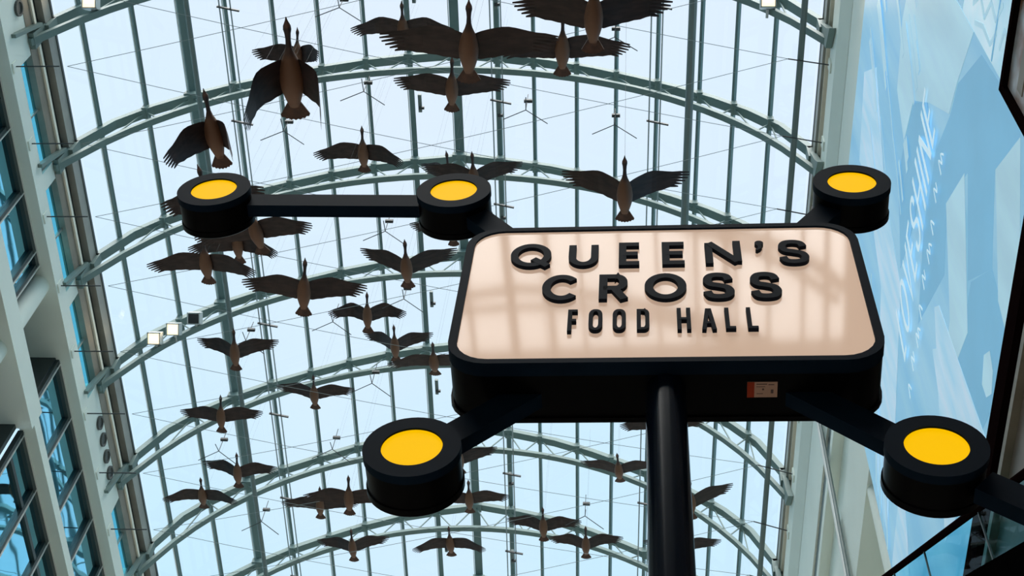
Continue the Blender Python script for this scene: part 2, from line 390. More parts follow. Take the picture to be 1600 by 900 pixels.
M1 = [12.82-1.36*i for i in range(1, 20)][::-1]+[12.82, 14.12]+[16.8+1.36*i for i in range(1, 17)]
window(11, 'mirrored blue window at the left edge, above the round white column', -11.62, YN, 14.45, 23.2, 25.22, M1)
window(12, 'upper mirrored blue window on the left wall, below the fascia beam with vents', -11.62, 16.8, YF, 23.2, 25.22, M1)
window(13, 'lower mirrored blue window in the bottom left corner of the photo', -11.62, 16.98, YF, 19.6, 22.98, [16.98+1.34*i for i in range(1, 17)], (22.28,))
MB().box(-13.2, -13.0, 14.45, 17.0, 19.6, 25.22).build('recess_back', 'frame_dark', wl)
MB().box(-13.0, -11.62, 14.45, 14.55, 23.2, 25.22).build('recess_side', 'frame_dark', wl)
MB().box(-13.0, -11.62, 16.7, 16.8, 19.6, 25.22).build('recess_side', 'frame_dark', wl)
MB().box(-13.0, -11.72, 14.45, 16.9, 25.22, 25.4).build('recess_soffit', 'white_paint', wl)
LB('fascia_beam', 'white_paint', -11.62, -11.30, 22.98, 23.24, 16.8, YF)
LB('fascia_beam', 'white_paint', -12.3, -11.30, 22.86, 23.42, YN, 16.8)
LB('soffit_box', 'frame_dark', -13.0, -11.72, 19.6, 22.86, YN, 14.4)
tag(MB().lathe([(0.23,FLOOR),(0.23,25.22)], 28, lambda a,b,h: (-11.66+a, 14.95+b, h)).build('column', 'white_paint'), 'round white column against the left wall, passing behind a fascia beam', 'column', kind='structure')
smooth_by_angle(bpy.data.objects['column'])
LB('lower_wall', 'wall_lower', -12.3, -11.62, FLOOR, 19.5)
for z in (15.4, 11.4, 7.4, 3.4): LB('fascia_beam', 'white_paint', -11.62, -11.30, z, z+0.5)
LB('fascia_beam', 'white_paint', -11.62, -11.30, 19.3, 19.62)

# ---------------------------------------------------------------- right wall
wr = empty('wall_right', 'white right atrium wall with stepped beams beyond the blue mural', 'wall', kind='structure')
XM = 4.0
def RB(name, m, x0, x1, z0, z1, y0=YN, y1=YF): return MB().box(x0, x1, y0, y1, z0, z1).build(name, m, wr)
RB('gutter', 'gutter_metal', 3.80, 4.5, 27.0, 27.34)
RB('gutter_lip', 'frame_dark', 3.79, 3.85, 27.34, 27.42)
RB('cream_strip', 'cream_trim', 3.85, 4.5, 26.92, 27.0)
RB('brown_rail', 'brown_metal', 3.95, 4.5, 26.42, 26.92)
MB().prism([(3.85,26.42),(3.85,25.74),(4.0,25.32),(4.5,25.32),(4.5,26.42)], YN, YF, lambda u,v,w_: (u,w_,v)).build('wall_beam', 'white_paint', wr)
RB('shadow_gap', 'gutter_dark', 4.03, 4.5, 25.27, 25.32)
RB('white_panel', 'white_paint', XM, 4.5, 23.5, 25.27)
for k in range(-1, 7):
    y = RIB0+k*RIBD
    MB().prism([(-0.1,27.1),(0.08,27.1),(0.05,26.2),(-0.45,25.9),(-0.3,26.3)], 3.72, 3.84, lambda u,v,w_: (w_, y+u, v)).build('strut_plate', 'roof_steel', wr)
for y in AY:
    MB().box(3.82, 3.85, y+0.15, y+0.35, 26.08, 26.36).build('anchor_plate', 'white_paint', wr)
    MB().tube([(3.84, y+0.25, 26.25), (3.1, y+0.25, 26.55)], 0.013, 8).build('anchor_rod', 'wire', wr)
MY0, MY1, MZ0, MZ1 = 6.18, 14.5, 13.25, 23.95
RB('groove', 'pipe_steel', XM+0.04, 4.5, 23.02, 23.5, MY1, YF); RB('lip_beam', 'white_paint', XM, 4.5, 22.78, 23.02, MY1, YF)
RB('recessed_wall', 'white_paint', 4.2, 4.6, 21.1, 22.78, MY1, YF)
RB('fascia_beam', 'white_paint', XM, 4.9, 19.27, 21.1, MY1, YF)
RB('recess_back', 'white_paint', 4.75, 4.9, 15.2, 19.27, MY1, YF)
RB('fascia_beam', 'white_paint', XM, 4.9, 13.4, 15.2, MY1, YF)
RB('lower_wall', 'taupe_wall', 4.06, 4.9, FLOOR, 13.4)
RB('upper_wall', 'frame_dark', 4.06, 4.5, 13.4, 23.5, YN, MY1)
c = MB().lathe([(0.125,15.2),(0.125,19.27)], 24, lambda a,b,h: (4.13+a, 15.0+b, h)).build('column', 'white_paint'); tag(c, 'round white column standing right at the lower end of the blue mural', 'column', kind='structure'); smooth_by_angle(c)
t = empty('downpipe', 'slim steel downpipe standing against the white right wall', 'pipe', loc=(3.93, 17.15, FLOOR))
MB().tube([(0,0,0),(0,0,24.15-FLOOR)], 0.05, 10).build('pipe', 'frame_light', t); MB().tube([(0.0,-0.12,0),(0.0,-0.12,24.1-FLOOR)], 0.035, 8).build('conduit', 'pipe_steel', t)

# ---------------------------------------------------------------- mural on the right wall
def WP(u, v, w_): return (XM-w_, u, v)           # u = y, v = z, w = proud of the wall
mu = empty('wall_mural', 'huge blue printed mural on the right wall with pale streaks and lettering', 'mural', loc=(0,0,0))
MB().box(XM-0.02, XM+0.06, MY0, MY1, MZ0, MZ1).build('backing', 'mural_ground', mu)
NP = [0]
def patch(m, pts, d):
    NP[0] += 1
    return MB().prism(pts, 0.018, 0.0205+0.0006*NP[0], WP).build('print_patch', m, mu)
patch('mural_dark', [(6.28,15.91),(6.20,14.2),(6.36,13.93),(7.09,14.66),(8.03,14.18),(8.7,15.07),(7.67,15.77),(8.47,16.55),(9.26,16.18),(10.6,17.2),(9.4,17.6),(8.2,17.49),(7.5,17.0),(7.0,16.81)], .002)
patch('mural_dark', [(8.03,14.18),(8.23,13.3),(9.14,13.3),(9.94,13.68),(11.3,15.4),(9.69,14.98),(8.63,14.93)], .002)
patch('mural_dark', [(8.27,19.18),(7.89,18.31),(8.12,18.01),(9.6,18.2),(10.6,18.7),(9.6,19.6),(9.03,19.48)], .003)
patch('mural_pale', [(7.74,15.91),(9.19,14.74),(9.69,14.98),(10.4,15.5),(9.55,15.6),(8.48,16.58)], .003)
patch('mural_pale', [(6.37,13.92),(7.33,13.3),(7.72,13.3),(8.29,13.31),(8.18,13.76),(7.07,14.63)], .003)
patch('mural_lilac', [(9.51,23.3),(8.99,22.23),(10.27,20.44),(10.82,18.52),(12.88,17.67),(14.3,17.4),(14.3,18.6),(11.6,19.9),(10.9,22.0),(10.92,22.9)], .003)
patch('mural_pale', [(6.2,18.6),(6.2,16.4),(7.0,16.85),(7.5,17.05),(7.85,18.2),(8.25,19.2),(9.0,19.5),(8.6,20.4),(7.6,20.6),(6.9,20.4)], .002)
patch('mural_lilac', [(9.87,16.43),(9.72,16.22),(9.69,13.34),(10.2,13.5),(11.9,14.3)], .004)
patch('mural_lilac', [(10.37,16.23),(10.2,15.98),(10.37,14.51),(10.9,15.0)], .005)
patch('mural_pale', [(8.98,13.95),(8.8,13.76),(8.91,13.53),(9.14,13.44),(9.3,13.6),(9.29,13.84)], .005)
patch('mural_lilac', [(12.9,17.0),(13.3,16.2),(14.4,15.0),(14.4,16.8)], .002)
def brush(pts, r, m='mural_ink', d=.003):
    mb = MB(); NP[0] += 1
    for (a, b), (c_, e) in zip(pts, pts[1:]): mb.bar(WP(a,b,0.0205+0.0006*NP[0]-d/2), WP(c_,e,0.0205+0.0006*NP[0]-d/2), r, d, (1,0,0))
    return mb
rnd = random.Random(3); ST = []
for i in range(26):
    a = rnd.uniform(6.3, 10.6); z = rnd.uniform(19.2, 23.4)-max(0, a-9)*1.2; l = rnd.uniform(.8, 2.0)
    l = min(l, (z-19.0)*.95) if z > 19.3 else 0
    if l > .3: ST.append(([(a, z), (a+l*.25, z-l*.5), (a+l*.55, z-l)], rnd.choice((.03,.05,.08,.12))))
for i in range(14):
    a = rnd.uniform(11.4, 13.6); z = 21.6-(a-10.8)*1.2+rnd.uniform(-.5,.5); l = rnd.uniform(.7, 1.6)
    ST.append(([(a, z), (a+l*.45, z-l*.35), (a+l, z-l*.75)], rnd.choice((.03,.05,.08))))
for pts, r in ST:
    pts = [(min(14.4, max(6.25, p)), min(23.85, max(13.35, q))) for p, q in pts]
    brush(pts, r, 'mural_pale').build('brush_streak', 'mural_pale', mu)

# the framed panels nearer the camera on the same wall
sw = empty('swirl_print', 'pale blue swirled print panel in the top right corner beside the mural', 'wall print', loc=(0,0,0))
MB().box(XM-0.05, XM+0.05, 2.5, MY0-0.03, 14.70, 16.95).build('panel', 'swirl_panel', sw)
sw_c = [[(5.9,16.5),(5.7,16.2),(5.85,15.9),(5.6,15.7),(5.7,15.4),(5.45,15.2)], [(6.05,16.3),(5.95,15.9),(6.0,15.5),(5.8,15.3)], [(5.5,16.6),(5.55,16.2),(5.3,16.0),(5.4,15.7)], [(5.9,15.1),(5.65,15.0),(5.7,14.8)]]
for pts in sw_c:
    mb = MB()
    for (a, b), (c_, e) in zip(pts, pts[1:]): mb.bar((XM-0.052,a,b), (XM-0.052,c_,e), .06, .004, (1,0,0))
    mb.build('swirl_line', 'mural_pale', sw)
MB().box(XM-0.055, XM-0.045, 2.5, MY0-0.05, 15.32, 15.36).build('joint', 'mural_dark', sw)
pf = empty('framed_picture', 'black-framed picture cut by the right edge of the photo', 'picture', loc=(0,0,0))
y0, y1, z0, z1 = 2.6, 6.1, 12.0, 14.55
MB().box(XM-0.06, XM+0.06, y0, y1, z0, z1).build('print', 'picture_print', pf)
for nm, b in (('frame_top', (y0-.07,y1+.06,z1-.02,z1+.08)), ('frame_bottom', (y0-.07,y1+.06,z0-.08,z0)), ('frame_side', (y1-.02,y1+.06,z0,z1)), ('frame_side', (y0-.07,y0,z0,z1))):
    MB().box(XM-0.12, XM+0.06, *b).build(nm, 'black_frame', pf)
MB().box(XM-0.07, XM-0.06, y0, y1-.15, 13.95, 14.15).build('wood_band', 'brown_metal', pf)
tag(MB().box(XM-0.06, XM+0.06, 6.3, MY1, 12.92, MZ0).build('trim_1', 'black_frame'), 'black ledge running along the foot of the blue mural', 'ledge', kind='structure')
tag(MB().box(XM-0.03, XM+0.06, 6.3, YF, 12.66, 12.76).build('trim_2', 'brown_metal'), 'brown rail below the black ledge of the mural', 'trim', kind='structure')

# ---------------------------------------------------------------- sloping glass balustrade at lower right
st = empty('stair_balustrade', 'sloping glass balustrade with dark handrail at the lower right corner', 'balustrade', loc=(0,0,0))
XB = 3.7
P0, P1 = Vector((XB, 5.0, 8.1)), Vector((XB, 15.0, 16.9))
dv = (P1-P0).normalized()
MB().tube([P0, P1], 0.045, 10).build('handrail', 'black_frame', st)
def slope(y): return P0.z+(P1.z-P0.z)*(y-P0.y)/(P1.y-P0.y)
for a, b in ((5.0,6.6),(6.62,8.2),(8.22,9.8),(9.82,11.9),(11.92,13.4),(13.42,15.0)):
    MB().add([(XB,a,slope(a)-0.9),(XB,b,slope(b)-0.9),(XB,b,slope(b)-0.02),(XB,a,slope(a)-0.02)], [(0,1,2,3)]).build('glass_panel', 'rail_glass', st)
    MB().bar((XB,b+.01,slope(b)-0.86),(XB,b+.01,slope(b)), .02, .02, (1,0,0)).build('joint', 'frame_dark', st)
MB().add([(XB-.05,5,slope(5)-2.0),(XB-.05,15,slope(15)-2.0),(XB-.05,15,slope(15)-0.82),(XB-.05,5,slope(5)-0.82),
          (XB+.22,5,slope(5)-2.0),(XB+.22,15,slope(15)-2.0),(XB+.22,15,slope(15)-0.82),(XB+.22,5,slope(5)-0.82)],
         [(0,1,2,3),(7,6,5,4),(0,4,5,1),(1,5,6,2),(2,6,7,3),(3,7,4,0)]).build('stringer', 'matte_black', st)

# ================================================================== LETTERING (drawn as stroked outlines)
def arc(cx, cy, rx, ry, a0, a1, n=20):
    return [(cx+rx*math.cos(math.radians(a0+(a1-a0)*i/n)), cy+ry*math.sin(math.radians(a0+(a1-a0)*i/n))) for i in range(n+1)]
def crom(p, n=6):
    q = [p[0]]+p+[p[-1]]; out = []
    for i in range(1, len(q)-2):
        for j in range(n):
            t = j/n; r = []
            for k in (0, 1):
                a, b, c_, d = q[i-1][k], q[i][k], q[i+1][k], q[i+2][k]
                r.append(0.5*(2*b+(c_-a)*t+(2*a-5*b+4*c_-d)*t*t+(3*b-a-3*c_+d)*t**3))
            out.append(tuple(r))
    return out+[p[-1]]
def rrect(x0, y0, x1, y1, rx, ry):
    return arc(x1-rx,y1-ry,rx,ry,0,90,6)+arc(x0+rx,y1-ry,rx,ry,90,180,6)+arc(x0+rx,y0+ry,rx,ry,180,270,6)+arc(x1-rx,y0+ry,rx,ry,270,360,6)
S_ = crom([(0.97,.76),(.84,.94),(.5,1.0),(.16,.95),(.02,.76),(.16,.58),(.5,.51),(.86,.42),(1,.23),(.86,.05),(.5,0),(.14,.05),(.0,.24)])
GL = {'Q':[arc(.5,.5,.5,.5,0,360,36), [(.58,.30),(1.02,-.06)]], 'O':[arc(.5,.5,.5,.5,0,360,36)], 'C':[arc(.5,.5,.5,.5,42,318,30)],
      'U':[[(0,1)]+[(0,.42)]+arc(.5,.36,.5,.36,180,360,16)+[(1,.42),(1,1)]],
      'E':[[(1,1),(0,1),(0,0),(1,0)], [(0,.5),(.92,.5)]], 'F':[[(1,1),(0,1),(0,-.09)], [(0,.48),(.86,.48)]],
      'N':[[(0,-.08),(0,1.0)], [(1,0),(1,1.08)], [(.02,1.0),(.98,0.0)]], 'S':[S_], 'H':[[(0,-.09),(0,1.09)], [(1,-.09),(1,1.09)], [(0,.5),(1,.5)]],
      'R':[[(0,-.08),(0,1),(.62,1)]+arc(.62,.72,.34,.28,90,-90,12)+[(0,.44)], [(.52,.44),(1.0,-.08)]],
      'D':[[(0,0),(0,1),(.6,1)]+arc(.6,.78,.4,.22,90,0,6)+arc(.6,.22,.4,.22,0,-90,6)+[(0,0)]],
      'o':[rrect(0,0,1,1,.42,.26)], 'A':[[(0,-.09),(.40,1),(.60,1),(1,-.09)], [(.14,.28),(.86,.28)]], 'L':[[(0,1.09),(0,0),(1,0)]],
      'V':[[(0,1.05),(.5,0),(1,1.05)]], 'I':[[(.5,-.05),(.5,1.05)]], "'":[crom([(.55,.95),(.62,.62),(.45,.3),(.0,.0)])]}
def stroke(mb, pts, t, d0, d1, fn, closed=False):
    # flat ribbon of width t around the centre line, extruded from d0 to d1
    n = len(pts); L = []; Rr = []
    for i, p in enumerate(pts):
        a = pts[i-1] if i > 0 else (pts[-2] if closed else None); b = pts[i+1] if i < n-1 else (pts[1] if closed else None)
        ds = []
        if a: ds.append((Vector(p)-Vector(a)).normalized())
        if b: ds.append((Vector(b)-Vector(p)).normalized())
        if len(ds) == 2 and (ds[0]+ds[1]).length > 1e-3:
            m_ = (ds[0]+ds[1]).normalized(); nn = Vector((-m_.y, m_.x)); k = 1/max(0.5, nn.dot(Vector((-ds[0].y, ds[0].x))))
        else:
            m_ = ds[0]; nn = Vector((-m_.y, m_.x)); k = 1
        L.append(Vector(p)+nn*t/2*k); Rr.append(Vector(p)-nn*t/2*k)
    vs = []
    for q in (L, Rr):
        for d in (d0, d1): vs += [fn(v.x, v.y, d) for v in q]
    fs = []
    A, B, C_, D = 0, n, 2*n, 3*n
    for i in range(n-1):
        fs += [(B+i,B+i+1,D+i+1,D+i), (A+i,A+i+1,B+i+1,B+i), (C_+i,D+i,D+i+1,C_+i+1), (A+i,C_+i,C_+i+1,A+i+1)]
    if not closed: fs += [(A,B,D,C_), (A+n-1,C_+n-1,D+n-1,B+n-1)]
    mb.add(vs, fs)
def letter(ch, x0, x1, z0, z1, t, d0, d1, fn, name, m, parent):
    mb = MB(); a0, a1, b0, b1 = x0+t/2, x1-t/2, z0+t/2, z1-t/2
    for k, pl in enumerate(GL[ch]):
        pts = [(a0+(a1-a0)*u, b0+(b1-b0)*v) for u, v in pl]
        closed = (Vector(pts[0])-Vector(pts[-1])).length < 1e-6 or ch == 'o'
        if ch == 'o': pts = pts+[pts[0]]
        stroke(mb, pts, t, d0, d1+0.0004*k, fn, closed)
    return mb.build(name, m, parent)

# mural lettering: L O V E S H I N E, running along the wall (reading towards the camera)
yy = 11.42
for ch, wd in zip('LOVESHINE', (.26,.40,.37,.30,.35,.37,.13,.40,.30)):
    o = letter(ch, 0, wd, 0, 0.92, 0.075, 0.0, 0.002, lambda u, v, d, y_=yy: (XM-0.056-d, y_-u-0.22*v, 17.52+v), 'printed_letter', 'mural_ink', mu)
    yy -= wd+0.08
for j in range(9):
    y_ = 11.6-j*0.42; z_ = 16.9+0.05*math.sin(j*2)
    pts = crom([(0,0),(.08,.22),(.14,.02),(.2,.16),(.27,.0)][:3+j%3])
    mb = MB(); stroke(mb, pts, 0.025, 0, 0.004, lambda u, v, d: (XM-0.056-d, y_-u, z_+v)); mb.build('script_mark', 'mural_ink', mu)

# ================================================================== THE SIGN
SO = Vector((0.144, 2.550, 4.341)); TH = -0.034
su = Vector((math.cos(TH), math.sin(TH), 0)); sn = Vector((math.sin(TH), -math.cos(TH), 0))
sign = empty('food_hall_sign', 'black post sign with cream panel reading QUEEN\'S CROSS FOOD HALL and yellow lamps', 'sign', loc=(SO.x, SO.y, FLOOR))
sign.rotation_euler = (0, 0, TH)
ZS = SO.z-FLOOR
def SP(u, v, w_): return (u, -w_, ZS+v)            # u across, v up, w towards the viewer
W_, H_, DEP = 1.378, 0.897, 0.214
def rr(wd, ht, r): return rrect(-wd/2, -ht/2, wd/2, ht/2, r, r)
def ring(mb, outer, inner, a, b):
    n = len(outer); vs = [SP(*p, a) for p in outer]+[SP(*p, a) for p in inner]+[SP(*p, b) for p in outer]+[SP(*p, b) for p in inner]; fs = []
    for i in range(n):
        j = (i+1) % n; fs += [(i,j,n+j,n+i), (2*n+i,3*n+i,3*n+j,2*n+j), (i,2*n+i,2*n+j,j), (n+i,n+j,3*n+j,3*n+i)]
    return mb.add(vs, fs)
o = MB().prism(rr(W_-.004, H_-.004, .128), -DEP, -0.03, SP).build('sign_box', 'black_side', sign); smooth_by_angle(o)
o = ring(MB(), rr(W_, H_, .13), rr(W_-.058, H_-.05, .105), -0.05, 0.0).build('front_frame', 'black_metal', sign); smooth_by_angle(o)
o = MB().prism(rr(W_+.012, H_+.012, .135), -DEP-.012, -DEP+.006, SP).build('back_plate', 'black_side', sign); smooth_by_angle(o)
MB().prism(rr(W_-.056, H_-.048, .106), -0.03, -0.008, SP).build('cream_panel', 'sign_cream', sign)
T1, T2, T3 = 0.026, 0.028, 0.0135
ROW = [('Q',-.524,-.381,.150,.312,T1),('U',-.320,-.216,.150,.310,T1),('E',-.145,-.061,.150,.310,T1),('E',.005,.095,.150,.309,T1),('N',.154,.278,.150,.310,T1),("'",.327,.358,.238,.308,.026),('S',.406,.508,.145,.309,T1),
       ('C',-.402,-.270,-.080,.088,T2),('R',-.210,-.111,-.079,.086,T2),('O',-.057,.083,-.081,.088,T2),('S',.137,.241,-.083,.087,T2),('S',.294,.396,-.084,.087,T2),
       ('F',-.308,-.270,-.269,-.142,T3),('o',-.240,-.195,-.269,-.142,T3),('o',-.162,-.119,-.269,-.143,T3),('D',-.084,-.043,-.269,-.144,T3),('H',.046,.090,-.269,-.144,T3),('A',.124,.171,-.270,-.146,T3),('L',.200,.239,-.270,-.146,T3),('L',.270,.310,-.270,-.146,T3)]
for ch, x0, x1, z0, z1, t in ROW:
    if ch == "'":
        MB().prism([(.3435+.0150*math.cos(math.radians(a)), .2905+.0165*math.sin(math.radians(a))) for a in range(-60, 211, 15)]+[(.3335,.2765),(.338,.270),(.337,.258),(.329,.246),(.334,.239),(.346,.250),(.353,.265)], -0.010, 0.007, SP).build('letter', 'letter_navy', sign)
        continue
    letter(ch, x0, x1, z0, z1, t, -0.010, 0.007, SP, 'letter', 'letter_navy', sign)
LAMPS = [(-1.781,.953),(-.801,.899),(.744,.899),(-.752,-.793),(.772,-.801),(1.66,-1.55)]
WL = -0.065
for x, z in LAMPS:
    fn = lambda a, b, h: SP(x+a, z+b, h+WL)
    b_ = MB().lathe([(.143,-.152),(.1485,-.147),(.1485,-.125),(.144,-.122),(.144,-.031)], 48, fn).build('lamp_drum', 'black_side', sign); smooth_by_angle(b_)
    n = 48; c1 = [(x+.1475*math.cos(2*math.pi*i/n), z+.1475*math.sin(2*math.pi*i/n)) for i in range(n)]; c2 = [(x+.0925*math.cos(2*math.pi*i/n), z+.0925*math.sin(2*math.pi*i/n)) for i in range(n)]
    r_ = ring(MB(), c1, c2, WL-0.03, WL).build('lamp_rim', 'black_metal', sign); smooth_by_angle(r_)
    MB().lathe([(.093,-.03),(.093,-.007)], 48, fn).build('lamp_lens', 'lamp_yellow', sign)
def arm(p, q):
    d = (Vector(q)-Vector(p)).normalized(); nn = Vector((-d.y, d.x))*0.049
    a, b = Vector(p)+d*.12, Vector(q)
    MB().prism([tuple(a+nn), tuple(b+nn), tuple(b-nn), tuple(a-nn)], -0.172, -0.12, SP).build('arm', 'black_metal', sign)
arm((-1.781,.965), (-.92,.918)); arm((-.80,.935), (-.42,.50-.10)); arm((.74,.935), (.40,.50-.10)); arm((-.775,-.78), (-.40,-.39)); arm((.79,-.79), (.40,-.40)); arm((.80,-.815), (1.56,-1.465))
b_ = MB().lathe([(.063,0),(.063,ZS-H_/2+.03)], 40, lambda a, b, h: (a+.004, .107+b, h)).build('post', 'post_black', sign); smooth_by_angle(b_)
b_ = MB().lathe([(.22,0),(.22,.012),(.07,.03),(.063,.05)], 40, lambda a, b, h: (a+.004, .107+b, h)).build('base_plate', 'black_side', sign)
st_ = MB().box(.257,.350,.080,.137,ZS-H_/2-.0005,ZS-H_/2+.004).build('sticker', 'sticker_white', sign)
MB().box(.257,.279,.080,.137,ZS-H_/2-.001,ZS-H_/2).build('sticker_band', 'sticker_red', st_)
for a, b, c_, d in ((.285,.318,.086,.089),(.322,.34,.088,.091),(.285,.312,.096,.098),(.303,.309,.104,.110),(.286,.306,.122,.124),(.33,.338,.108,.122)):
    MB().box(a,b,c_,d,ZS-H_/2-.001,ZS-H_/2).build('sticker_print', 'ink', st_)

# ================================================================== SUSPENDED GEESE
GEESE = [
(-2.699,4.635,11.27,0.043,-0.169,-0.15,-1.172,-1.282,0.5),
(-6.306,10.681,27.002,0.004,0.331,0.098,-0.143,-0.795,0.35),
(-4.53,6.846,14.95,-0.126,0.03,-0.036,-1.152,-1.171,0.3),
(-5.299,8.691,16.811,-0.253,0.256,0.099,0.385,-0.15,0.3),
(-4.612,11.395,24.089,0.023,-0.087,0.022,-0.281,-0.481,0.3),
(-3.66,8.859,23.537,0.024,-0.221,-0.005,-0.149,-0.098,0.5),
(-1.529,5.456,14.015,0.052,-0.178,-0.032,0.061,0.144,0.1),
(-0.795,7.35,18.822,0.021,-0.131,-0.02,-0.166,-0.018,0.1),
(-0.304,5.502,15.043,0.02,-0.039,-0.038,0.306,0.365,0.1),
(-2.584,8.871,21.075,0.055,-0.106,-0.026,0.075,0.182,0.1),
(-3.453,13.277,27.017,-0.117,0.088,0.17,0.607,-0.408,0.2),
(-2.528,11.408,23.125,-0.025,-0.15,-0.014,0.334,0.405,0.2),
(0.058,8.461,16.766,-0.015,-0.094,0.004,0.492,0.463,0.25),
(-5.302,10.212,18.896,-0.149,-0.08,-0.034,-0.115,-0.192,0.1),
(-6.813,12.716,23.035,0.036,-0.01,0.003,-0.463,-0.459,0.2),
(-6.399,11.27,19.79,0.033,-0.12,-0.002,-0.268,-0.328,0.2),
(-4.495,10.785,18.164,0.108,0.021,-0.028,0.018,0.203,0.2),
(-3.428,11.881,20.802,0.003,-0.106,-0.008,0.48,0.525,0.1),
(-5.201,16.113,26.182,0.023,0.095,0.001,-0.042,0.121,1),
(-4.821,17.4,27.018,-0.009,0.005,0.011,0.567,0.538,0.3),
(-3.52,15.695,23.837,0.016,-0.283,-0.011,-0.195,-0.123,0.2),
(-7.523,15.838,24.259,0.036,0.048,-0.01,0.416,0.513,0.3),
(-6.707,18.705,26.993,0.035,-0.053,-0,0.21,0.212,0.3),
(-8.592,18.702,26.083,0.063,0.086,-0.024,0.029,0.208,0.2),
(-8.445,20.317,26.196,0.04,0.032,0.014,0.293,0.234,0.4),
(-9.395,21.12,26.363,0.045,-0.094,-0.027,-0.296,-0.275,0.3),
(-6.863,21.85,27.024,0.054,-0.008,-0.006,-0.081,0.101,0.2),
(-5.202,18.237,22.798,0.036,0.032,-0.004,-0.11,-0.062,0.3),
(-6.201,23.109,27.037,-0.024,0.051,-0.006,0.218,0.393,0.3),
(-3.785,22.435,26.473,-0.03,-0.087,-0.009,-0.321,-0.309,0.3),
(-3.228,20.7,25.945,-0.006,-0.049,-0.024,-0.139,0.026,0.2),
(-3.536,20.417,27.001,-0.051,-0.003,-0.009,0.343,0.389,0.1),
(-1.663,22.302,27.009,-0.029,0.075,0.015,0.247,0.156,0.4),
(-0.676,22.837,27.04,-0.021,0.015,-0.001,0.205,0.233,0.4),
(0.061,20.653,27.052,-0.095,-0.186,0.026,0.269,0.116,0.2),
(0.959,18.54,25.931,-0.044,0.027,-0.023,-0.158,-0.034,0.1),
(1.376,17.395,21.859,-0.063,-0.053,-0.007,0.465,0.485,0.1),
(1.539,22.488,26.644,-0.038,-0.021,-0.004,0.133,0.149,0.1),
(-3.453,14.479,27.006,-0.065,0.028,0.038,0.109,-0.109,0.1),
]
GLAB = ['large goose sculpture with both wings drooped down, high above the upper left lamps',
 'small goose figure half hidden directly behind the large drooping-winged goose',
 'goose sculpture with left wing hanging down and right wing edge-on, above the leftmost lamp',
 'goose half hidden behind the leftmost round lamp, head and left wing showing above it',
 'small goose with wide slightly drooped wings, between the drooping goose and the middle lamp',
 'goose with arched wings at the top edge, over the big central goose\'s left wing',
 'big central goose at the top with long spread wings, head at the photo edge',
 'goose overlapping the right wing of the big central goose, tail fan hanging below',
 'largest goose cut by the top edge, right of the big central goose, wings raised',
 'goose with straight spread wings directly below the tail of the big central goose',
 'goose behind the upper middle lamp, the left of the two heads rising above it',
 'goose behind the upper middle lamp, the right of the two heads, right wing raised',
 'goose with raised wings flying just above the top edge of the cream sign',
 'goose right below the leftmost lamp, its right wing spread out over the sky',
 'goose mostly hidden below the leftmost lamp, pale tail pointing down between other wings',
 'lower left goose of the cluster under the leftmost lamp, long wings slightly drooped',
 'dark goose with long level wings, left of centre below the bar joining two lamps',
 'goose with wings raised in a V, left of the upper corner of the cream sign',
 'goose with sharply bent wings and downturned tips, left of the cream sign',
 'goose with raised wings just below the bent-winged goose left of the sign',
 'goose partly hidden by the left side of the sign box, wings level',
 'goose with raised wings right below the three floodlight boxes',
 'goose with outstretched wings above and left of the lower left lamp',
 'goose with level wings at far left, crossing the fourth roof truss',
 'goose with bent raised left wing, at lower left above a lower neighbour',
 'goose with drooped wings, leftmost of the lower flock',
 'small goose overlapped by the wing of its right-hand neighbour, left of the lower lamp',
 'goose whose right wing slips behind the lower left lamp',
 'goose with raised wings at the bottom, below and left of the lower left lamp',
 'goose with drooped wings at the bottom edge, below the lower left lamp',
 'goose just right of the lower left lamp, tail against the peak of a truss',
 'goose mostly hidden behind the lower left lamp, one raised right wing showing beside its arm',
 'goose with raised wings at the bottom, midway between lower left lamp and post',
 'goose at the bottom, nearest on the left to the black post, wings slightly raised',
 'goose under the sign box whose right wing touches the black post',
 'goose behind the top of the post, a wing tip on each side under the sign',
 'goose behind the post with one raised right wing showing to its right',
 'lowest goose behind the post with only its right wing tip showing',
 'goose hidden behind the upper middle lamp, only its left wing tip showing low']
BST = [(.50,.004,.004,.046),(.47,.011,.009,.046),(.445,.020,.020,.050),(.415,.032,.032,.052),(.385,.034,.034,.050),(.35,.026,.028,.046),(.30,.022,.024,.038),(.24,.025,.028,.026),(.19,.040,.044,.012),(.13,.068,.064,.003),(.06,.090,.080,-.004),(-.04,.102,.092,-.008),(-.13,.096,.084,-.004),(-.21,.076,.066,.004),(-.28,.056,.046,.012),(-.33,.040,.026,.016)]
def body_mesh():
    n = 16; vs = []; fs = []
    for y, a, b, z in BST:
        for j in range(n): t = 2*math.pi*j/n; vs.append((a*math.cos(t), y, z+b*math.sin(t)))
    for i in range(len(BST)-1):
        for j in range(n): fs.append((i*n+j, i*n+(j+1)%n, (i+1)*n+(j+1)%n, (i+1)*n+j))
    fs += [tuple(range(n)), tuple((len(BST)-1)*n+j for j in range(n))]
    return MB().add(vs, fs).mesh('body', 'goose_body', True)
def tail_mesh():
    top = [(-.045,-.27),(.045,-.27)]
    fan = []
    for i in range(15):
        a = math.radians(-38+76*i/14); r = .215+(.012 if i % 2 else 0)
        fan.append((r*math.sin(a)*.92, -.235-r*math.cos(a)))
    return MB().prism(top+fan[::-1], .008, .022, lambda u, v, w_: (u, v, w_)).mesh('tail_fan', 'goose_tail')
BODY, TAIL = body_mesh(), tail_mesh()
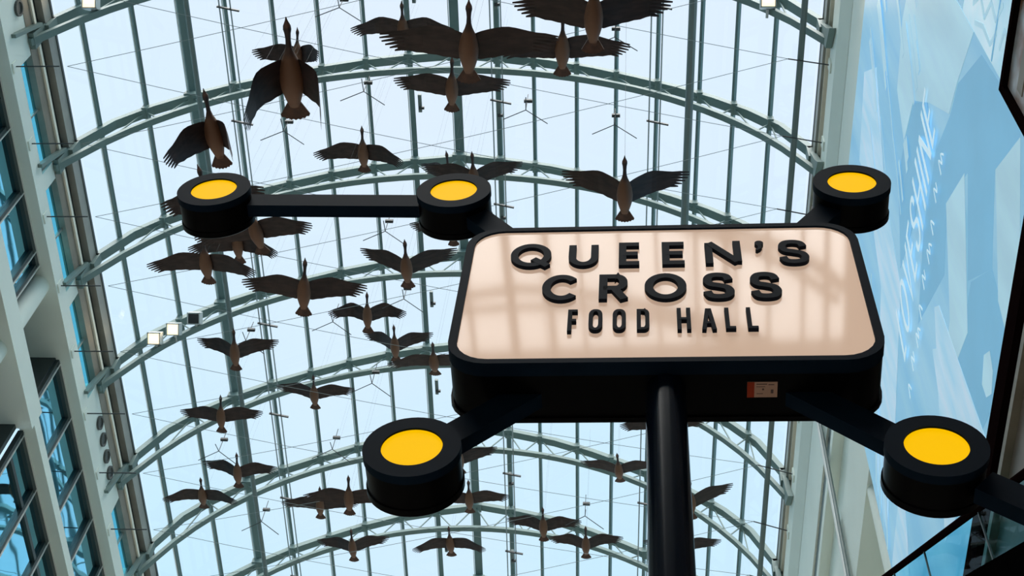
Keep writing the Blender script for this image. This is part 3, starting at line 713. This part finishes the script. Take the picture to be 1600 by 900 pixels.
def wing(sg, d, bend):
    def path(l):
        x, z, k = .05, .03, 40
        for i in range(k):
            s = l*(i+.5)/k; f_ = min(1, max(0, (s-.28)/.16)); a = d+bend/2-bend*f_; x += math.cos(a)*l/k; z += math.sin(a)*l/k
        return x, z
    st_l = [0,.07,.14,.21,.28,.35,.42,.49,.56,.62]
    lead = [.12,.145,.16,.17,.178,.175,.160,.140,.120,.105]; trail = [-.165,-.185,-.175,-.175,-.160,-.160,-.148,-.148,-.130,-.122]
    vs = []; fs = []
    for l, a, b in zip(st_l, lead, trail):
        x, z = path(l); q = a-(a-b)*.3
        vs += [(sg*x,a,z), (sg*x,q,z+.022), (sg*x,b,z+.004), (sg*x,q,z-.004)]
    for i in range(len(st_l)-1):
        for j in range(4): fs.append((i*4+j, i*4+(j+1)%4, (i+1)*4+(j+1)%4, (i+1)*4+j))
    fs.append((0,1,2,3)); fs.append(tuple((len(st_l)-1)*4+j for j in range(4)))
    mb = MB().add(vs, fs)
    ends = [(.85,.050),(.855,.010),(.835,-.030),(.80,-.068),(.755,-.102),(.705,-.132)]
    b0 = .105
    for j, (le, ye) in enumerate(ends):
        yc = .105-(j+.5)*.0378; x0, z0 = path(.60); x1, z1 = path((.60+le)/2); x2, z2 = path(le); hw = .0205; ym = (yc*1.2+ye*.8)/2
        vs = []
        for x, z, y_, h, t in ((x0,z0,yc,hw,.006),(x1,z1,ym,hw*.95,.005),(x2,z2,ye,.009,.003)):
            vs += [(sg*x,y_+h,z),(sg*x,y_,z+t),(sg*x,y_-h,z),(sg*x,y_,z-t)]
        f2 = [(i*4+k, i*4+(k+1)%4, (i+1)*4+(k+1)%4, (i+1)*4+k) for i in (0, 1) for k in range(4)]+[(0,1,2,3),(8,9,10,11)]
        mb.add(vs, f2)
    return mb
for (x, y, z, ya, pi_, ro, dR, dL, bend), lab in zip(GEESE, GLAB):
    fwd = Vector((math.sin(ya), -math.cos(ya), 0)); rt = Vector((-math.cos(ya), -math.sin(ya), 0)); up = Vector((0, 0, 1))
    f2 = math.cos(pi_)*fwd+math.sin(pi_)*up; u2 = -math.sin(pi_)*fwd+math.cos(pi_)*up
    r3 = math.cos(ro)*rt+math.sin(ro)*u2; u3 = -math.sin(ro)*rt+math.cos(ro)*u2
    M3 = Matrix(((r3.x,f2.x,u3.x),(r3.y,f2.y,u3.y),(r3.z,f2.z,u3.z)))
    g = empty('goose_sculpture', lab, 'goose', 'geese hung under the glass vault', loc=(x, y, z))
    g.rotation_euler = M3.to_euler()
    link('body', BODY, g); link('tail_fan', TAIL, g)
    wing(1, dR, bend).build('wing', 'goose_wing', g); wing(-1, dL, bend).build('wing', 'goose_wing', g)
    for ly in (0.10, -0.18):
        p = Vector((0, ly, .07)); wp = M3 @ p+Vector((x, y, z)); top = Vector((wp.x, wp.y, 29.05 if abs(wp.x-1.42) < .2 else 31.35 if abs(wp.x+2.75) < .25 else up_z(wp.x-XC)))
        q = M3.inverted() @ (top-Vector((x, y, z)))
        MB().tube([p, q], 0.0009, 4).build('suspension_wire', 'wire', g)

# ================================================================== WIRE SPREADERS ON THE TIE CABLES
SPR = [(-5.2,9.39),(-4.87,11.05),(-6.49,11.88),(-1.8,11.41),(-.12,11.7),(-4.66,14.05),(-5.9,16.2),(-4.38,15.62),(-5.19,17.72),(-7.79,16.7),(-8.73,19.6),(-6.19,19.48),(-7.99,21.56),(-.67,21.16),(-.14,9.95)]
PL = ['at the top edge left of the arched-wing goose','above the small goose left of the middle lamp','below the tail of the large drooping goose','right of the goose under the big central goose',
      'above the goose over the sign','above the V-winged goose left of the sign','left of the bent-winged goose','below the V-winged goose','right of the outstretched goose above the lower left lamp','over the goose below the floodlights',
      'above the goose with the bent raised left wing','above the lower left lamp on its left side','left of the small overlapped goose at the bottom','above the goose nearest the post','under the largest goose at the top']
for (x, y), lab in zip(SPR, PL):
    zz = 26.9 if lab.startswith('left of the bent') else 26.0
    x *= zz/26; y *= zz/26
    s = empty('wire_spreader', 'thin dark three-armed wire spreader '+lab, 'wire spreader', 'wire spreaders on the tie cables', loc=(x, y, zz))
    MB().tube([(0,0,0),(0,0,.75)], 0.008, 6).build('stem', 'wire', s)
    MB().box(-.06,.10,-.03,.03,.40,.46).build('clamp', 'wire', s)
    for dx, dy in ((-.42,.10),(.42,.18),(0.02,-.35)): MB().tube([(0,0,0),(dx,dy,-.22)], 0.009, 6).build('arm', 'wire', s)

# ================================================================== FLOODLIGHTS ON THE TRUSSES
FL = [((-10.57,9.98,27.91), True, 'lit floodlight box on the truss at the top left corner'), ((-10.43,17.9,27.91), True, 'lit floodlight box, leftmost of three on one truss'),
      ((-10.10,17.9,28.31), True, 'lit floodlight box, middle of three on one truss'), ((-9.74,17.9,28.79), False, 'unlit floodlight box, rightmost of three on one truss'),
      ((2.80,9.98,28.01), True, 'lit floodlight box on the truss at the top right')]
for p, lit, lab in FL:
    s = empty('floodlight', lab, 'floodlight', 'floodlights on the roof trusses', loc=p); s.rotation_euler = (math.radians(-28), 0, 0)
    MB().prism([(-.15,-.13),(.15,-.13),(.15,.08),(.11,.15),(-.11,.15),(-.15,.08)], -.14, .14, lambda u, v, w_: (u, w_, v)).build('case', 'flood_case', s)
    for b in ((-.15,.15,-.14,-.115),(-.15,.15,.115,.14),(-.15,-.125,-.14,.14),(.125,.15,-.14,.14)): MB().box(b[0],b[1],b[2],b[3],-.17,-.13).build('bezel', 'flood_case', s)
    MB().box(-.125,.125,-.115,.115,-.142,-.13).build('lens', 'flood_lit' if lit else 'flood_off', s)
    if lit: MB().box(-.075,.075,-.035,.03,-.15,-.142).build('bulb', 'flood_core', s)
    MB().bar((0,.14,.05),(0,.30,.12), .05, .05).build('bracket', 'flood_case', s)
    if lit:
        L = bpy.data.lights.new('flood_beam', 'SPOT'); L.energy = 8; L.color = (1, .72, .42); L.spot_size = math.radians(110); L.shadow_soft_size = .1
        lo = bpy.data.objects.new('flood_beam', L); COL.objects.link(lo); lo.parent = s; lo.location = (0, -0.02, -.2)
# wall washer above the mural, just outside the photo
s = empty('wall_washer', 'warm wall washer lamp on the right beam above the mural', 'lamp', loc=(3.78, 7.0, 24.6))
MB().box(-.1,.22,-.5,.5,0,.12).build('case', 'flood_case', s); MB().box(-.06,.0,-.45,.45,-.012,0).build('lens', 'flood_lit', s)
L = bpy.data.lights.new('wash_beam', 'AREA'); L.energy = 60; L.color = (1, .70, .45); L.shape = 'RECTANGLE'; L.size = .1; L.size_y = .9
lo = bpy.data.objects.new('wash_beam', L); COL.objects.link(lo); lo.parent = s; lo.location = (-.03, 0, -.03); lo.rotation_euler = (0, math.radians(-20), 0)

# ------------------------------------------------------------------ lift everything by the eye height: the floor lies at z = 0
for o in list(COL.objects):
    if o.parent is None and o is not cam_o: o.location.z += EYE
